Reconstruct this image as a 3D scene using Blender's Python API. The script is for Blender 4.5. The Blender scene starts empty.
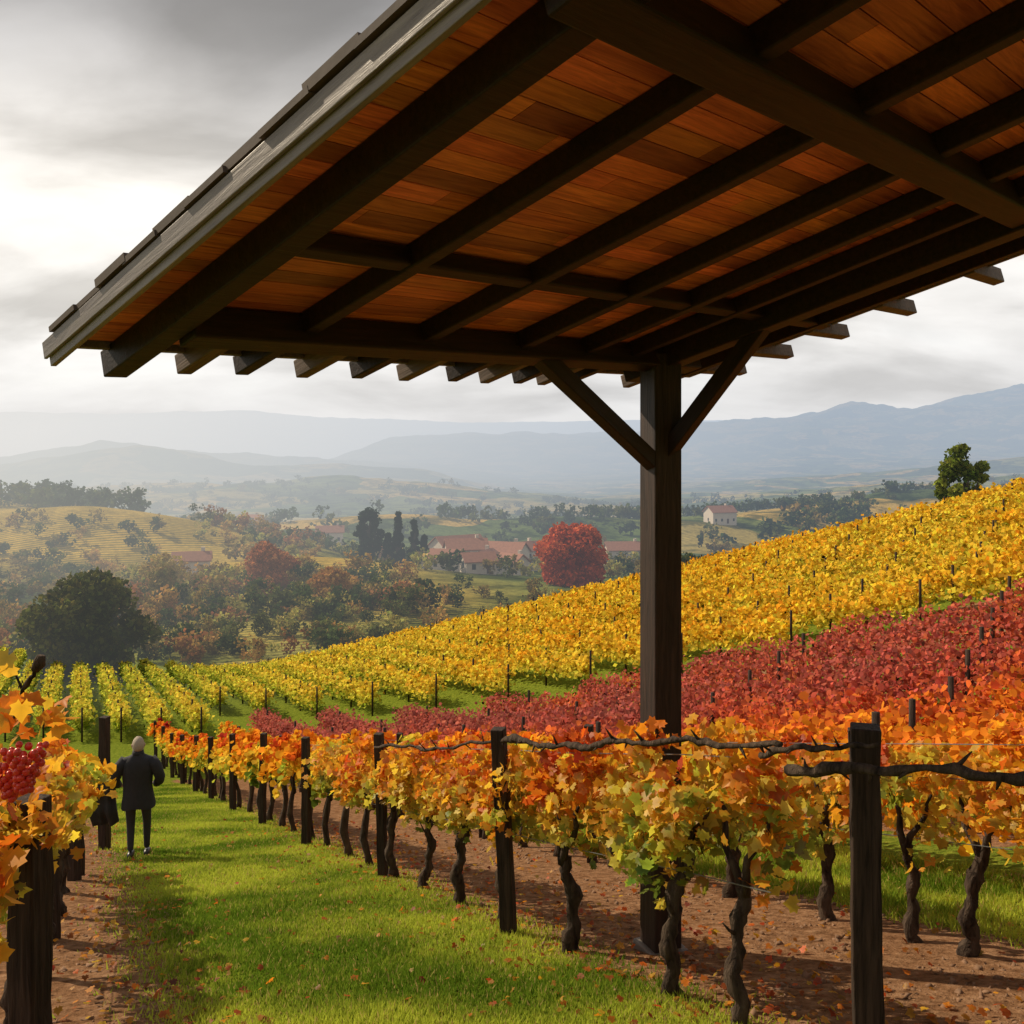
import bpy, math, random
import numpy as np
from mathutils import Vector, Matrix
random.seed(7); rng=np.random.default_rng(7)
scene=bpy.context.scene
scene.view_settings.view_transform='Standard'
try: scene.view_settings.look='None'
except Exception: pass
scene.view_settings.exposure=0
R=math.radians

# ------------------------------------------------------------------ helpers
def link(o,parent=None):
    scene.collection.objects.link(o)
    if parent is not None: o.parent=parent
    return o
def empty(name,loc=(0,0,0)):
    o=bpy.data.objects.new(name,None); o.location=loc; o.empty_display_size=.3
    return link(o)
def mesh_np(name,V,F,mats,colors=None,parent=None,smooth=False,midx=None,attrs=None):
    V=np.asarray(V,dtype=np.float32); F=np.asarray(F,dtype=np.int32)
    me=bpy.data.meshes.new(name); n,k=F.shape
    me.vertices.add(len(V)); me.vertices.foreach_set('co',V.ravel())
    me.loops.add(n*k); me.loops.foreach_set('vertex_index',F.ravel())
    me.polygons.add(n); me.polygons.foreach_set('loop_start',np.arange(0,n*k,k,dtype=np.int32))
    try: me.polygons.foreach_set('loop_total',np.full(n,k,dtype=np.int32))
    except Exception: pass
    if midx is not None: me.polygons.foreach_set('material_index',np.asarray(midx,dtype=np.int32))
    me.update(calc_edges=True)
    if smooth: me.polygons.foreach_set('use_smooth',np.ones(len(me.polygons),dtype=bool))
    if colors is not None:
        a=me.attributes.new('col','FLOAT_COLOR','POINT')
        c=np.ones((len(V),4),dtype=np.float32); c[:,:3]=colors
        a.data.foreach_set('color',c.ravel())
    if attrs:
        for nm,arr in attrs.items():
            a=me.attributes.new(nm,'FLOAT','POINT'); a.data.foreach_set('value',np.asarray(arr,dtype=np.float32))
    for m in (mats if isinstance(mats,(list,tuple)) else [mats]): me.materials.append(m)
    return link(bpy.data.objects.new(name,me),parent)
class MB:
    def __init__(s): s.V=[];s.F=[];s.M=[];s.C=[]
    def add(s,V,F,m=0,c=(1,1,1)):
        o=len(s.V); s.V+= [tuple(v) for v in V]; s.F+=[tuple(i+o for i in f) for f in F]
        s.M+=[m]*len(F); s.C+=[c]*len(V)
    def box(s,x0,x1,y0,y1,z0,z1,m=0,c=(1,1,1),M=None):
        V=[Vector(p) for p in [(x0,y0,z0),(x1,y0,z0),(x1,y1,z0),(x0,y1,z0),(x0,y0,z1),(x1,y0,z1),(x1,y1,z1),(x0,y1,z1)]]
        if M is not None: V=[M@v for v in V]
        s.add(V,[(0,3,2,1),(4,5,6,7),(0,1,5,4),(1,2,6,5),(2,3,7,6),(3,0,4,7)],m,c)
    def tube(s,P,Rd,seg=8,m=0,c=(1,1,1),jit=0.0,ell=None):
        P=[Vector(p) for p in P]; n=len(P); V=[];F=[]
        prev=None
        for i in range(n):
            d=(P[min(i+1,n-1)]-P[max(i-1,0)])
            if d.length<1e-9: d=Vector((0,0,1))
            d.normalize()
            if prev is None:
                a=Vector((1,0,0)) if abs(d.x)<.8 else Vector((0,1,0))
                u=(a-d*a.dot(d)).normalized()
            else: u=(prev-d*prev.dot(d)).normalized()
            prev=u; w=d.cross(u)
            for j in range(seg):
                t=2*math.pi*(j+(.32 if seg==4 else 0))/seg; r=Rd[i]*(1+jit*(random.random()-.5)*2)
                V.append(P[i]+(u*math.cos(t)+w*math.sin(t))*r)
        for i in range(n-1):
            for j in range(seg):
                a=i*seg+j;b=i*seg+(j+1)%seg
                F.append((a,b,b+seg,a+seg))
        F.append(tuple(range(seg-1,-1,-1))); F.append(tuple((n-1)*seg+j for j in range(seg)))
        s.add(V,F,m,c)
    def obj(s,name,mats,parent=None,smooth=False,bevel=0,loc=None,matrix=None):
        me=bpy.data.meshes.new(name); me.from_pydata([tuple(v) for v in s.V],[],s.F)
        for m in (mats if isinstance(mats,(list,tuple)) else [mats]): me.materials.append(m)
        me.polygons.foreach_set('material_index',s.M)
        if smooth: me.polygons.foreach_set('use_smooth',[True]*len(s.F))
        a=me.attributes.new('col','FLOAT_COLOR','POINT')
        a.data.foreach_set('color',np.array([(c[0],c[1],c[2],1) for c in s.C],dtype=np.float32).ravel())
        me.update()
        o=link(bpy.data.objects.new(name,me),parent)
        if loc is not None: o.location=loc
        if matrix is not None: o.matrix_local=matrix
        if bevel:
            b=o.modifiers.new('bevel','BEVEL'); b.width=bevel; b.segments=2; b.limit_method='ANGLE'
        return o

_perm=rng.random((256,256))
def vnoise(x,y):
    xi=np.floor(x).astype(int);yi=np.floor(y).astype(int);xf=x-xi;yf=y-yi
    u=xf*xf*(3-2*xf);v=yf*yf*(3-2*yf)
    a=_perm[xi%256,yi%256];b=_perm[(xi+1)%256,yi%256];c=_perm[xi%256,(yi+1)%256];d=_perm[(xi+1)%256,(yi+1)%256]
    return (a*(1-u)+b*u)*(1-v)+(c*(1-u)+d*u)*v
def fbm(x,y,o=4):
    s=0;a=.5
    for i in range(o):
        s=s+a*(vnoise(x*2**i+17.3*i,y*2**i+9.1*i)-.5);a*=.5
    return s
# ------------------------------------------------------------------ terrain function
def sp(x,k): return k*np.logaddexp(0,np.asarray(x,dtype=float)/k)
def cc(x,y): return (x-4+.46*y)*.908
def bell(x,y,cx,cy,wx,wy,h): return h*np.exp(-((x-cx)/wx)**2-((y-cy)/wy)**2)
def H(x,y):
    x=np.asarray(x,dtype=float);y=np.asarray(y,dtype=float)
    c=cc(x,y)
    base=-(1.75+.3*y)+.15*sp(y-40,3)
    cl=np.minimum(c,75)
    g=.36*((np.sqrt((cl-8)**2+16)+(cl-8))/2)-.15
    near=base+g-.12*sp(-c-9,2)
    near=near+.05*fbm(x*.8,y*.8,3)+.25*fbm(x*.08+4,y*.08,2)*np.clip((y-12)/20,0,1)
    d=y-(68-.5*(x-5))
    near=near-.42*sp(d,3)
    far=np.interp(y,[-200,90,180,240,400,700,1200,2500,12000],[-20,-22,-25.5,-29.5,-40,-50,-60,-72,-90])
    far=far+bell(x,y,-112,262,52,45,11.5)+bell(x,y,-190,330,90,60,20)+bell(x,y,-46,205,24,22,5)+bell(x,y,60,420,90,60,9)+bell(x,y,-60,430,60,50,10)
    far=far+bell(x,y,240,520,140,80,26)
    far=far+fbm(x/90,y/90,4)*np.clip((y-110)/300,0,1)*16
    def ridge(Z0,w,px,ys,fl,amp,ns):
        X=(np.array(px)-512)/945*Z0; zz=(455-np.array(ys))/945*Z0
        p=np.interp(x,X,zz)-fl
        q=np.exp(-(np.abs(y-Z0-fbm(x/(w*3)+Z0,y*0+.3,3)*w*.8)/w)**1.7)
        n=1+amp*fbm(x/ns,y/ns,6)
        return p*q*n
    far=far+ridge(1100,210,[-300,0,200,350,480,600,700,850,1024,1400],[482,492,484,476,490,503,500,490,478,470],-59,.7,150)
    far=far+ridge(1900,260,[-300,0,60,150,210,260,340,430,500,560,800,1024,1400],[460,466,458,448,454,464,462,470,488,494,478,460,452],-66,.6,260)
    far=far+ridge(2900,380,[-300,-100,0,110,220,330,420,520,700,1024],[440,444,452,440,448,462,470,480,478,470],-74,.7,330)
    far=far+ridge(4300,900,[-300,100,310,345,385,480,600,720,830,930,1024,1500],[496,494,478,455,437,433,430,424,410,396,384,370],-78,.6,480)
    far=far+ridge(8000,1200,[-600,-100,0,120,250,400,600,900,1500],[406,410,412,417,414,422,422,426,426],-88,.3,1500)
    k=1.2
    return k*np.logaddexp(near/k,far/k)
def h1(x,y): return float(H(np.array([x]),np.array([y]))[0])

# ------------------------------------------------------------------ materials
def newmat(name):
    m=bpy.data.materials.new(name); m.use_nodes=True; nt=m.node_tree
    for n in list(nt.nodes): nt.nodes.remove(n)
    out=nt.nodes.new('ShaderNodeOutputMaterial')
    return m,nt,out
def N(nt,t,**kw):
    n=nt.nodes.new(t)
    for k,v in kw.items(): setattr(n,k,v)
    return n
def ramp(nt,fac,stops):
    r=nt.nodes.new('ShaderNodeValToRGB'); e=r.color_ramp.elements
    while len(e)<len(stops): e.new(.5)
    for i,(p,c) in enumerate(stops):
        e[i].position=p; e[i].color=(c[0],c[1],c[2],1) if not isinstance(c,(int,float)) else (c,c,c,1)
    nt.links.new(fac,r.inputs[0]); return r
def mixc(nt,f,a,b,mode='MIX'):
    m=nt.nodes.new('ShaderNodeMix'); m.data_type='RGBA'; m.blend_type=mode
    for s,v in ((0,f),(6,a),(7,b)):
        if isinstance(v,bpy.types.NodeSocket): nt.links.new(v,m.inputs[s])
        else: m.inputs[s].default_value=v if s==0 else (v[0],v[1],v[2],1)
    return m.outputs[2]
def MT(nt,op,a,b=None,cl=False):
    m=N(nt,'ShaderNodeMath',operation=op); m.use_clamp=cl
    for i,v in enumerate((a,b)):
        if v is None: continue
        if isinstance(v,(int,float)): m.inputs[i].default_value=v
        else: nt.links.new(v,m.inputs[i])
    return m.outputs[0]
def noise(nt,scale,detail=4,vec=None,rough=.55,dist=0):
    n=N(nt,'ShaderNodeTexNoise'); n.inputs['Scale'].default_value=scale; n.inputs['Detail'].default_value=detail
    n.inputs['Roughness'].default_value=rough; n.inputs['Distortion'].default_value=dist
    if vec is not None: nt.links.new(vec,n.inputs['Vector'])
    return n
def painted_haze(nt,shader,out,mat):
    """aerial perspective: mist painted into the material as emission, by world distance"""
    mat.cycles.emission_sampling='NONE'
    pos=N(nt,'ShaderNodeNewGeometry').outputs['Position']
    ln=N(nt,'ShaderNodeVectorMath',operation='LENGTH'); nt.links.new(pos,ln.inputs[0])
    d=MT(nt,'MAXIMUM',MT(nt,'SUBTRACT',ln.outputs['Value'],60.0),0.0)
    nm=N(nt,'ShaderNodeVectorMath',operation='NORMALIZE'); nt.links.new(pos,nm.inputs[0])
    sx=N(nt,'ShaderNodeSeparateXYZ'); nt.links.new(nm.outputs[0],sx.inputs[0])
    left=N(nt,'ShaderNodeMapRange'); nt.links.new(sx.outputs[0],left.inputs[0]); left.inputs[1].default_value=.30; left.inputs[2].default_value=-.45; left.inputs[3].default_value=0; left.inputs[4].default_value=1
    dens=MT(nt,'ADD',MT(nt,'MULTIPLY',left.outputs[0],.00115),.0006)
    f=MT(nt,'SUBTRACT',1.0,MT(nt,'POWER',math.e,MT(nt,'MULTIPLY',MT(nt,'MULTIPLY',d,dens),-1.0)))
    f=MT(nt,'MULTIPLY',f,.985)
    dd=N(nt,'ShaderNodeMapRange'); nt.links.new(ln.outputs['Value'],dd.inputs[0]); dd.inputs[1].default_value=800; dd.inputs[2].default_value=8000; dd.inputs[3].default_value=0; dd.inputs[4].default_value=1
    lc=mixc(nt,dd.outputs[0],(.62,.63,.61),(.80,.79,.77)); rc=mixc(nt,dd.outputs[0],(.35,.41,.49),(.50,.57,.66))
    em=N(nt,'ShaderNodeEmission'); nt.links.new(mixc(nt,left.outputs[0],rc,lc),em.inputs[0])  # emission colour stands in for scattered light, paler on the sunward left
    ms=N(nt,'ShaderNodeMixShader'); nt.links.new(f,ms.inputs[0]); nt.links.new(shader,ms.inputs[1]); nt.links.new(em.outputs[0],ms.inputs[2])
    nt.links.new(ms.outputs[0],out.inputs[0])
def wood(name,c1,c2,rough=.65,scale=(1,12,12),usecol=False,bump=.4,bd=.01,spec=.5):
    m,nt,out=newmat(name)
    tc=N(nt,'ShaderNodeTexCoord'); mp=N(nt,'ShaderNodeMapping'); mp.inputs['Scale'].default_value=scale
    nt.links.new(tc.outputs['Object'],mp.inputs[0])
    n=noise(nt,2.2,5,mp.outputs[0],.65,.6); n2=noise(nt,.9,2,tc.outputs['Object'])
    r=ramp(nt,n.outputs['Fac'],[(.3,c1),(.72,c2)])
    col=mixc(nt,.5,r.outputs[0],mixc(nt,n2.outputs['Fac'],(.45,.45,.45),(1.5,1.5,1.5)),'MULTIPLY')
    if usecol:
        at=N(nt,'ShaderNodeAttribute',attribute_name='col'); col=mixc(nt,1.0,col,at.outputs['Color'],'MULTIPLY')
    b=N(nt,'ShaderNodeBsdfPrincipled'); nt.links.new(col,b.inputs['Base Color']); b.inputs['Roughness'].default_value=rough; b.inputs['Specular IOR Level'].default_value=spec
    bp=N(nt,'ShaderNodeBump'); bp.inputs['Strength'].default_value=bump; bp.inputs['Distance'].default_value=bd
    nt.links.new(n.outputs['Fac'],bp.inputs['Height']); nt.links.new(bp.outputs[0],b.inputs['Normal'])
    nt.links.new(b.outputs[0],out.inputs[0]); return m
def plain(name,c,rough=.7,var=.35,scale=6,metal=0,hz=False):
    m,nt,out=newmat(name); tc=N(nt,'ShaderNodeTexCoord'); n=noise(nt,scale,4,tc.outputs['Object'])
    col=mixc(nt,n.outputs['Fac'],[v*(1-var) for v in c],[v*(1+var) for v in c])
    b=N(nt,'ShaderNodeBsdfPrincipled'); nt.links.new(col,b.inputs['Base Color']); b.inputs['Roughness'].default_value=rough; b.inputs['Metallic'].default_value=metal
    bp=N(nt,'ShaderNodeBump'); bp.inputs['Strength'].default_value=.25; bp.inputs['Distance'].default_value=.01
    nt.links.new(n.outputs['Fac'],bp.inputs['Height']); nt.links.new(bp.outputs[0],b.inputs['Normal'])
    if hz: painted_haze(nt,b.outputs[0],out,m)
    else: nt.links.new(b.outputs[0],out.inputs[0])
    return m
def leafmat(name,trans=.42,gloss=.03,hz=False):
    m,nt,out=newmat(name); at=N(nt,'ShaderNodeAttribute',attribute_name='col')
    d=N(nt,'ShaderNodeBsdfDiffuse'); t=N(nt,'ShaderNodeBsdfTranslucent')
    nt.links.new(at.outputs['Color'],d.inputs[0]); nt.links.new(at.outputs['Color'],t.inputs[0])
    m1=N(nt,'ShaderNodeMixShader'); m1.inputs[0].default_value=trans
    nt.links.new(d.outputs[0],m1.inputs[1]); nt.links.new(t.outputs[0],m1.inputs[2])
    o_=m1.outputs[0]
    if gloss>0:
        g=N(nt,'ShaderNodeBsdfGlossy'); g.inputs['Roughness'].default_value=.5; g.inputs['Color'].default_value=(.8,.8,.8,1)
        m2=N(nt,'ShaderNodeMixShader'); m2.inputs[0].default_value=gloss
        nt.links.new(m1.outputs[0],m2.inputs[1]); nt.links.new(g.outputs[0],m2.inputs[2]); o_=m2.outputs[0]
    if hz: painted_haze(nt,o_,out,m)
    else: nt.links.new(o_,out.inputs[0])
    return m
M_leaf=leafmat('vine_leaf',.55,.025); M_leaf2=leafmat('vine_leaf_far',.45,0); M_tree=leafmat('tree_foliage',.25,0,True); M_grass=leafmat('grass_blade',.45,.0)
M_bark=wood('vine_bark',(.014,.009,.007),(.12,.085,.06),.95,(7,7,1.6),bump=1.0,bd=.05,spec=.15)
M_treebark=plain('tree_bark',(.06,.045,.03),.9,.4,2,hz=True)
M_post=wood('post_wood',(.012,.008,.006),(.075,.048,.034),.85,(16,16,1),bump=.9,bd=.02,spec=.2)
M_beam=wood('dark_beam_wood',(.008,.0036,.0025),(.032,.014,.010),.6,(1.2,14,14),spec=.3)
M_beamp=wood('post_beam_wood',(.013,.008,.0065),(.055,.032,.023),.6,(14,14,1),bd=.02,spec=.3)
M_board=wood('soffit_boards',(.36,.075,.022),(.86,.27,.085),.45,(1.2,16,10),usecol=True,bump=.25)
M_fascia=wood('weathered_fascia',(.12,.095,.09),(.27,.23,.21),.5,(14,1,14))
M_tail=wood('rafter_tail_wood',(.06,.035,.025),(.18,.12,.085),.7,(14,1,14))
M_tile=plain('roof_tile',(.08,.055,.045),.8)
M_wire=plain('wire',(.25,.25,.25),.4,metal=.8)
M_clod=plain('soil_clod',(.22,.125,.07),.95,.5,3)

# ------------------------------------------------------------------ camera
cam=bpy.data.cameras.new('camera'); co=bpy.data.objects.new('camera',cam); link(co)
co.location=(0,0,0); co.rotation_euler=(R(90),0,0)
cam.sensor_width=36; cam.lens=945/1024*36; cam.shift_y=-57/1024; cam.clip_start=.05; cam.clip_end=40000
scene.camera=co
# ------------------------------------------------------------------ light
az=math.atan2(-.86,.5); el=R(36)
sd=Vector((math.sin(az)*math.cos(el),math.cos(az)*math.cos(el),math.sin(el)))
sun=bpy.data.lights.new('sun','SUN'); sun.energy=5.0; sun.angle=R(.6); sun.color=(1,.84,.62)
so=bpy.data.objects.new('sun',sun); link(so); so.rotation_euler=sd.to_track_quat('Z','Y').to_euler(); so.location=(-20,10,30)
w=bpy.data.worlds.new('World'); scene.world=w; w.use_nodes=True; nt=w.node_tree
for n in list(nt.nodes): nt.nodes.remove(n)
out=N(nt,'ShaderNodeOutputWorld')
sky=N(nt,'ShaderNodeTexSky',sky_type='NISHITA'); sky.sun_disc=False; sky.sun_elevation=el; sky.sun_rotation=az%(2*math.pi)
bg=N(nt,'ShaderNodeBackground'); bg.inputs[1].default_value=.12; nt.links.new(sky.outputs[0],bg.inputs[0])
tc=N(nt,'ShaderNodeTexCoord'); sx=N(nt,'ShaderNodeSeparateXYZ'); nt.links.new(tc.outputs['Generated'],sx.inputs[0])
zz=MT(nt,'ADD',MT(nt,'MAXIMUM',sx.outputs[2],0.0),.32)
cb=N(nt,'ShaderNodeCombineXYZ'); nt.links.new(MT(nt,'DIVIDE',sx.outputs[0],zz),cb.inputs[0]); nt.links.new(MT(nt,'DIVIDE',sx.outputs[1],zz),cb.inputs[1])
mp=N(nt,'ShaderNodeMapping'); mp.inputs['Location'].default_value=(5.3,2.2,0); mp.inputs['Scale'].default_value=(1.0,1.5,1); nt.links.new(cb.outputs[0],mp.inputs[0])
n1=noise(nt,1.7,7,mp.outputs[0],.48,.35)
n2=noise(nt,4.5,6,mp.outputs[0],.52,.2)
elv=ramp(nt,sx.outputs[2],[(0,.80),(.06,.83),(.15,.97),(.25,1.02),(.33,.74),(.42,.42),(1,.58)])
cn=ramp(nt,n1.outputs['Fac'],[(.36,.60),(.45,.80),(.52,.98),(.62,1.08)])
cn2=ramp(nt,n2.outputs['Fac'],[(.32,.91),(.68,1.07)])
soft=N(nt,'ShaderNodeMapRange'); nt.links.new(sx.outputs[2],soft.inputs[0]); soft.inputs[1].default_value=0; soft.inputs[2].default_value=.12; soft.inputs[3].default_value=.12; soft.inputs[4].default_value=1
cnm=mixc(nt,soft.outputs[0],(1,1,1),mixc(nt,1.0,cn.outputs[0],cn2.outputs[0],'MULTIPLY'))
br=mixc(nt,1.0,elv.outputs[0],cnm,'MULTIPLY')
tint=ramp(nt,sx.outputs[2],[(0,(.98,.98,1.0)),(.12,(1,.975,.945)),(.25,(1,.955,.89)),(.45,(.985,.965,.975))])
ccol=mixc(nt,1.0,br,tint.outputs[0],'MULTIPLY')
dt=N(nt,'ShaderNodeVectorMath',operation='DOT_PRODUCT'); nt.links.new(tc.outputs['Generated'],dt.inputs[0])
gv=Vector((-.42,.88,.20)).normalized(); dt.inputs[1].default_value=tuple(gv)
glow=ramp(nt,dt.outputs['Value'],[(.86,0),(.975,.05),(1,.12)])
ccol=mixc(nt,1.0,ccol,mixc(nt,1.0,glow.outputs[0],(1,.88,.68),'MULTIPLY'),'ADD')
bg2=N(nt,'ShaderNodeBackground'); nt.links.new(ccol,bg2.inputs[0]); bg2.inputs[1].default_value=1.0
cov=ramp(nt,n1.outputs['Fac'],[(.3,.99),(.56,.97),(.7,.90)])
ms=N(nt,'ShaderNodeMixShader'); nt.links.new(cov.outputs[0],ms.inputs[0]); nt.links.new(bg.outputs[0],ms.inputs[1]); nt.links.new(bg2.outputs[0],ms.inputs[2])
nt.links.new(ms.outputs[0],out.inputs[0])

# ------------------------------------------------------------------ terrain mesh
thf=np.linspace(R(-36),R(36),620); tb=np.linspace(R(36),R(324),80)[1:-1]
th=np.concatenate([thf,tb]); rr=np.concatenate([[0.3],np.geomspace(1.0,12000,540)])
T,RR=np.meshgrid(th,rr); X=np.sin(T)*RR; Y=np.cos(T)*RR; Z=H(X,Y)
nT=len(th); nR=len(rr)
V=np.stack([X.ravel(),Y.ravel(),Z.ravel()],1)
i=np.arange(nR-1)[:,None]*nT; j=np.arange(nT)[None,:]; j2=(j+1)%nT
F=np.stack([(i+j),(i+nT+j),(i+nT+j2),(i+j2)],-1).reshape(-1,4)[:, ::-1]
c=cc(V[:,0],V[:,1]); yy=V[:,1]
def band(c,a,b): return np.minimum(c-a,b-c)
gm=np.maximum(band(c,-2.75,-.25),band(c,3.35,5.3))
per=((c-2.6)%2.4); gm2=np.minimum(per-.5,1.9-per)*1.2
gm=np.where(c>5.3,np.maximum(gm2,gm),gm); gm=np.where(c<-5.2,1.0,gm)
gm=np.where(yy>36,np.maximum(gm,.9),gm)
gm=np.clip(gm,-1,1)
farf=np.clip((yy-(78-.5*(V[:,0]-5)))/8,0,1); farf=np.maximum(farf,np.clip((-c-20)/20,0,1)*np.clip((yy-40)/20,0,1))
gold=np.clip(bell(V[:,0],yy,-112,250,50,42,1.6)+bell(V[:,0],yy,-46,203,26,22,1.6)+bell(V[:,0],yy,-190,320,80,50,1)+bell(V[:,0],yy,-60,118,30,10,1.0)+bell(V[:,0],yy,-22,160,18,24,1.3),0,1)
m,nt,out=newmat('ground')
pos=N(nt,'ShaderNodeNewGeometry').outputs['Position']
ag=N(nt,'ShaderNodeAttribute',attribute_name='gm').outputs['Fac']; af=N(nt,'ShaderNodeAttribute',attribute_name='farf').outputs['Fac']; agold=N(nt,'ShaderNodeAttribute',attribute_name='gold').outputs['Fac']
na=noise(nt,1.6,4,pos,.65); nb=noise(nt,9,6,pos,.7)
s=MT(nt,'ADD',ag,MT(nt,'MULTIPLY',MT(nt,'SUBTRACT',na.outputs['Fac'],.5),1.9))
gmask=ramp(nt,MT(nt,'ADD',s,.5),[(.42,0),(.6,1)])
dirt=ramp(nt,nb.outputs['Fac'],[(.3,(.12,.062,.032)),(.5,(.29,.165,.088)),(.72,(.46,.29,.17))])
dirt2=mixc(nt,na.outputs['Fac'],dirt.outputs[0],mixc(nt,.8,dirt.outputs[0],(.55,.45,.4),'MULTIPLY'))
grass=ramp(nt,nb.outputs['Fac'],[(.3,(.055,.085,.010)),(.5,(.14,.18,.02)),(.7,(.27,.29,.04))])
near=mixc(nt,gmask.outputs[0],dirt2,grass.outputs[0])
vor=N(nt,'ShaderNodeTexVoronoi'); vor.inputs['Scale'].default_value=1/75
wp=N(nt,'ShaderNodeVectorMath',operation='ADD'); nw=noise(nt,.012,3,pos); sc=N(nt,'ShaderNodeVectorMath',operation='SCALE'); sc.inputs[3].default_value=70
nt.links.new(nw.outputs['Color'],sc.inputs[0]); nt.links.new(pos,wp.inputs[0]); nt.links.new(sc.outputs[0],wp.inputs[1]); nt.links.new(wp.outputs[0],vor.inputs['Vector'])
sv=N(nt,'ShaderNodeSeparateColor'); nt.links.new(vor.outputs['Color'],sv.inputs[0])
field=ramp(nt,sv.outputs[0],[(.0,(.07,.10,.03)),(.2,(.14,.17,.04)),(.38,(.32,.25,.07)),(.55,(.44,.30,.08)),(.68,(.10,.14,.035)),(.85,(.22,.22,.06)),(.94,(.38,.32,.13))])
field.color_ramp.interpolation='CONSTANT'
wv=N(nt,'ShaderNodeTexWave'); wv.inputs['Scale'].default_value=.17; wv.inputs['Distortion'].default_value=5; wv.inputs['Detail'].default_value=3; wv.inputs['Detail Scale'].default_value=.12
mpw=N(nt,'ShaderNodeMapping'); mpw.inputs['Rotation'].default_value=(0,0,R(62)); nt.links.new(pos,mpw.inputs[0]); nt.links.new(mpw.outputs[0],wv.inputs['Vector'])
goldc=ramp(nt,wv.outputs['Fac'],[(.1,(.20,.17,.04)),(.7,(.52,.34,.06))])
stripe=ramp(nt,wv.outputs['Fac'],[(.2,.7),(.7,1.15)])
nf=noise(nt,.05,7,pos,.65); nf2=noise(nt,.6,5,pos,.7)
woods=ramp(nt,nf.outputs['Fac'],[(.42,(.28,.34,.24)),(.54,(1,1,1))])
farc=mixc(nt,agold,mixc(nt,1.0,field.outputs[0],stripe.outputs[0],'MULTIPLY'),goldc.outputs[0])
farc=mixc(nt,MT(nt,'SUBTRACT',1.0,MT(nt,'MULTIPLY',agold,.6)),farc,mixc(nt,1.0,farc,woods.outputs[0],'MULTIPLY'))
farc=mixc(nt,.8,farc,ramp(nt,nf2.outputs['Fac'],[(.3,.5),(.7,1.4)]).outputs[0],'MULTIPLY')
colr=mixc(nt,af,near,farc)
b=N(nt,'ShaderNodeBsdfDiffuse')
nt.links.new(colr,b.inputs['Color'])
bp=N(nt,'ShaderNodeBump'); bp.inputs['Strength'].default_value=.9; bp.inputs['Distance'].default_value=.08
nt.links.new(nb.outputs['Fac'],bp.inputs['Height']); nt.links.new(bp.outputs[0],b.inputs['Normal']); painted_haze(nt,b.outputs[0],out,m)
M_ground=m
mesh_np('ground',V,F,M_ground,smooth=True,attrs={'gm':gm,'farf':farf,'gold':gold})

# ------------------------------------------------------------------ leaves
def unit(a): return a/np.maximum(np.linalg.norm(a,axis=1,keepdims=True),1e-9)
def tmpl_vine():
    ang=[-90,-62,-40,-12,6,30,50,68,90,112,130,150,174,192,220,242]
    rad=[.12,.62,.50,.86,.66,.95,.72,.80,1.12,.80,.72,.95,.66,.86,.50,.62]
    P=[(0,0,0)]
    for a,r in zip(ang,rad):
        x=r*math.cos(R(a)); y=r*math.sin(R(a)); P.append((x*.55,y*.55,-.16*r*r+.12*abs(x)))
    n=len(ang); F=[(0,1+k,1+(k+1)%n) for k in range(n)]
    return np.array(P),np.array(F)
def tmpl_mid():
    P=np.array([(0,-.45,0),(.42,-.3,.08),(.5,.15,.12),(0,.58,-.1),(-.5,.15,.12),(-.42,-.3,.08)])
    return P,np.array([(0,1,2),(0,2,3),(0,3,4),(0,4,5)])
def tmpl_quad():
    P=np.array([(-.45,-.4,.05),(.45,-.4,-.05),(.45,.45,.08),(-.45,.45,-.06)])
    return P,np.array([(0,1,2,3)])
def leaves(name,C,size,col,tm,mat,parent=None,bias=None,varc=.18):
    n=len(C); P,F=tm
    nrm=rng.normal(size=(n,3))
    if bias is not None: nrm=nrm+np.asarray(bias)
    nrm=unit(nrm); t=unit(np.cross(nrm,rng.normal(size=(n,3)))); bt=np.cross(nrm,t)
    s=np.asarray(size).reshape(-1,1,1)
    V=C[:,None,:]+s*(P[None,:,0:1]*t[:,None,:]+P[None,:,1:2]*bt[:,None,:]+P[None,:,2:3]*nrm[:,None,:]*rng.uniform(-.6,2.2,(n,1,1)))
    FF=F[None]+(np.arange(n)*len(P))[:,None,None]
    cv=np.clip(col*(1+varc*rng.normal(size=(n,1)))*(1+.07*rng.normal(size=(n,3))),.004,.95)
    cols=np.repeat(cv[:,None,:],len(P),1)
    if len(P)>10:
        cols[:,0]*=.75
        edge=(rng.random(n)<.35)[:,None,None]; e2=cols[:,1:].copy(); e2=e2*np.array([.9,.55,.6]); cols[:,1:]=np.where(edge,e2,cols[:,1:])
    return mesh_np(name,V.reshape(-1,3),FF.reshape(-1,F.shape[1]),mat,cols.reshape(-1,3),parent)
PAL=np.array([(.34,.026,.028),(.56,.06,.024),(.74,.16,.02),(.86,.32,.022),(.88,.50,.035),(.80,.60,.07),(.42,.46,.05),(.15,.22,.03)])
def pal(v):
    v=np.clip(v,0,1)*(len(PAL)-1); i=np.minimum(v.astype(int),len(PAL)-2); f=(v-i)[:,None]
    return PAL[i]*(1-f)+PAL[i+1]*f
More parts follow.
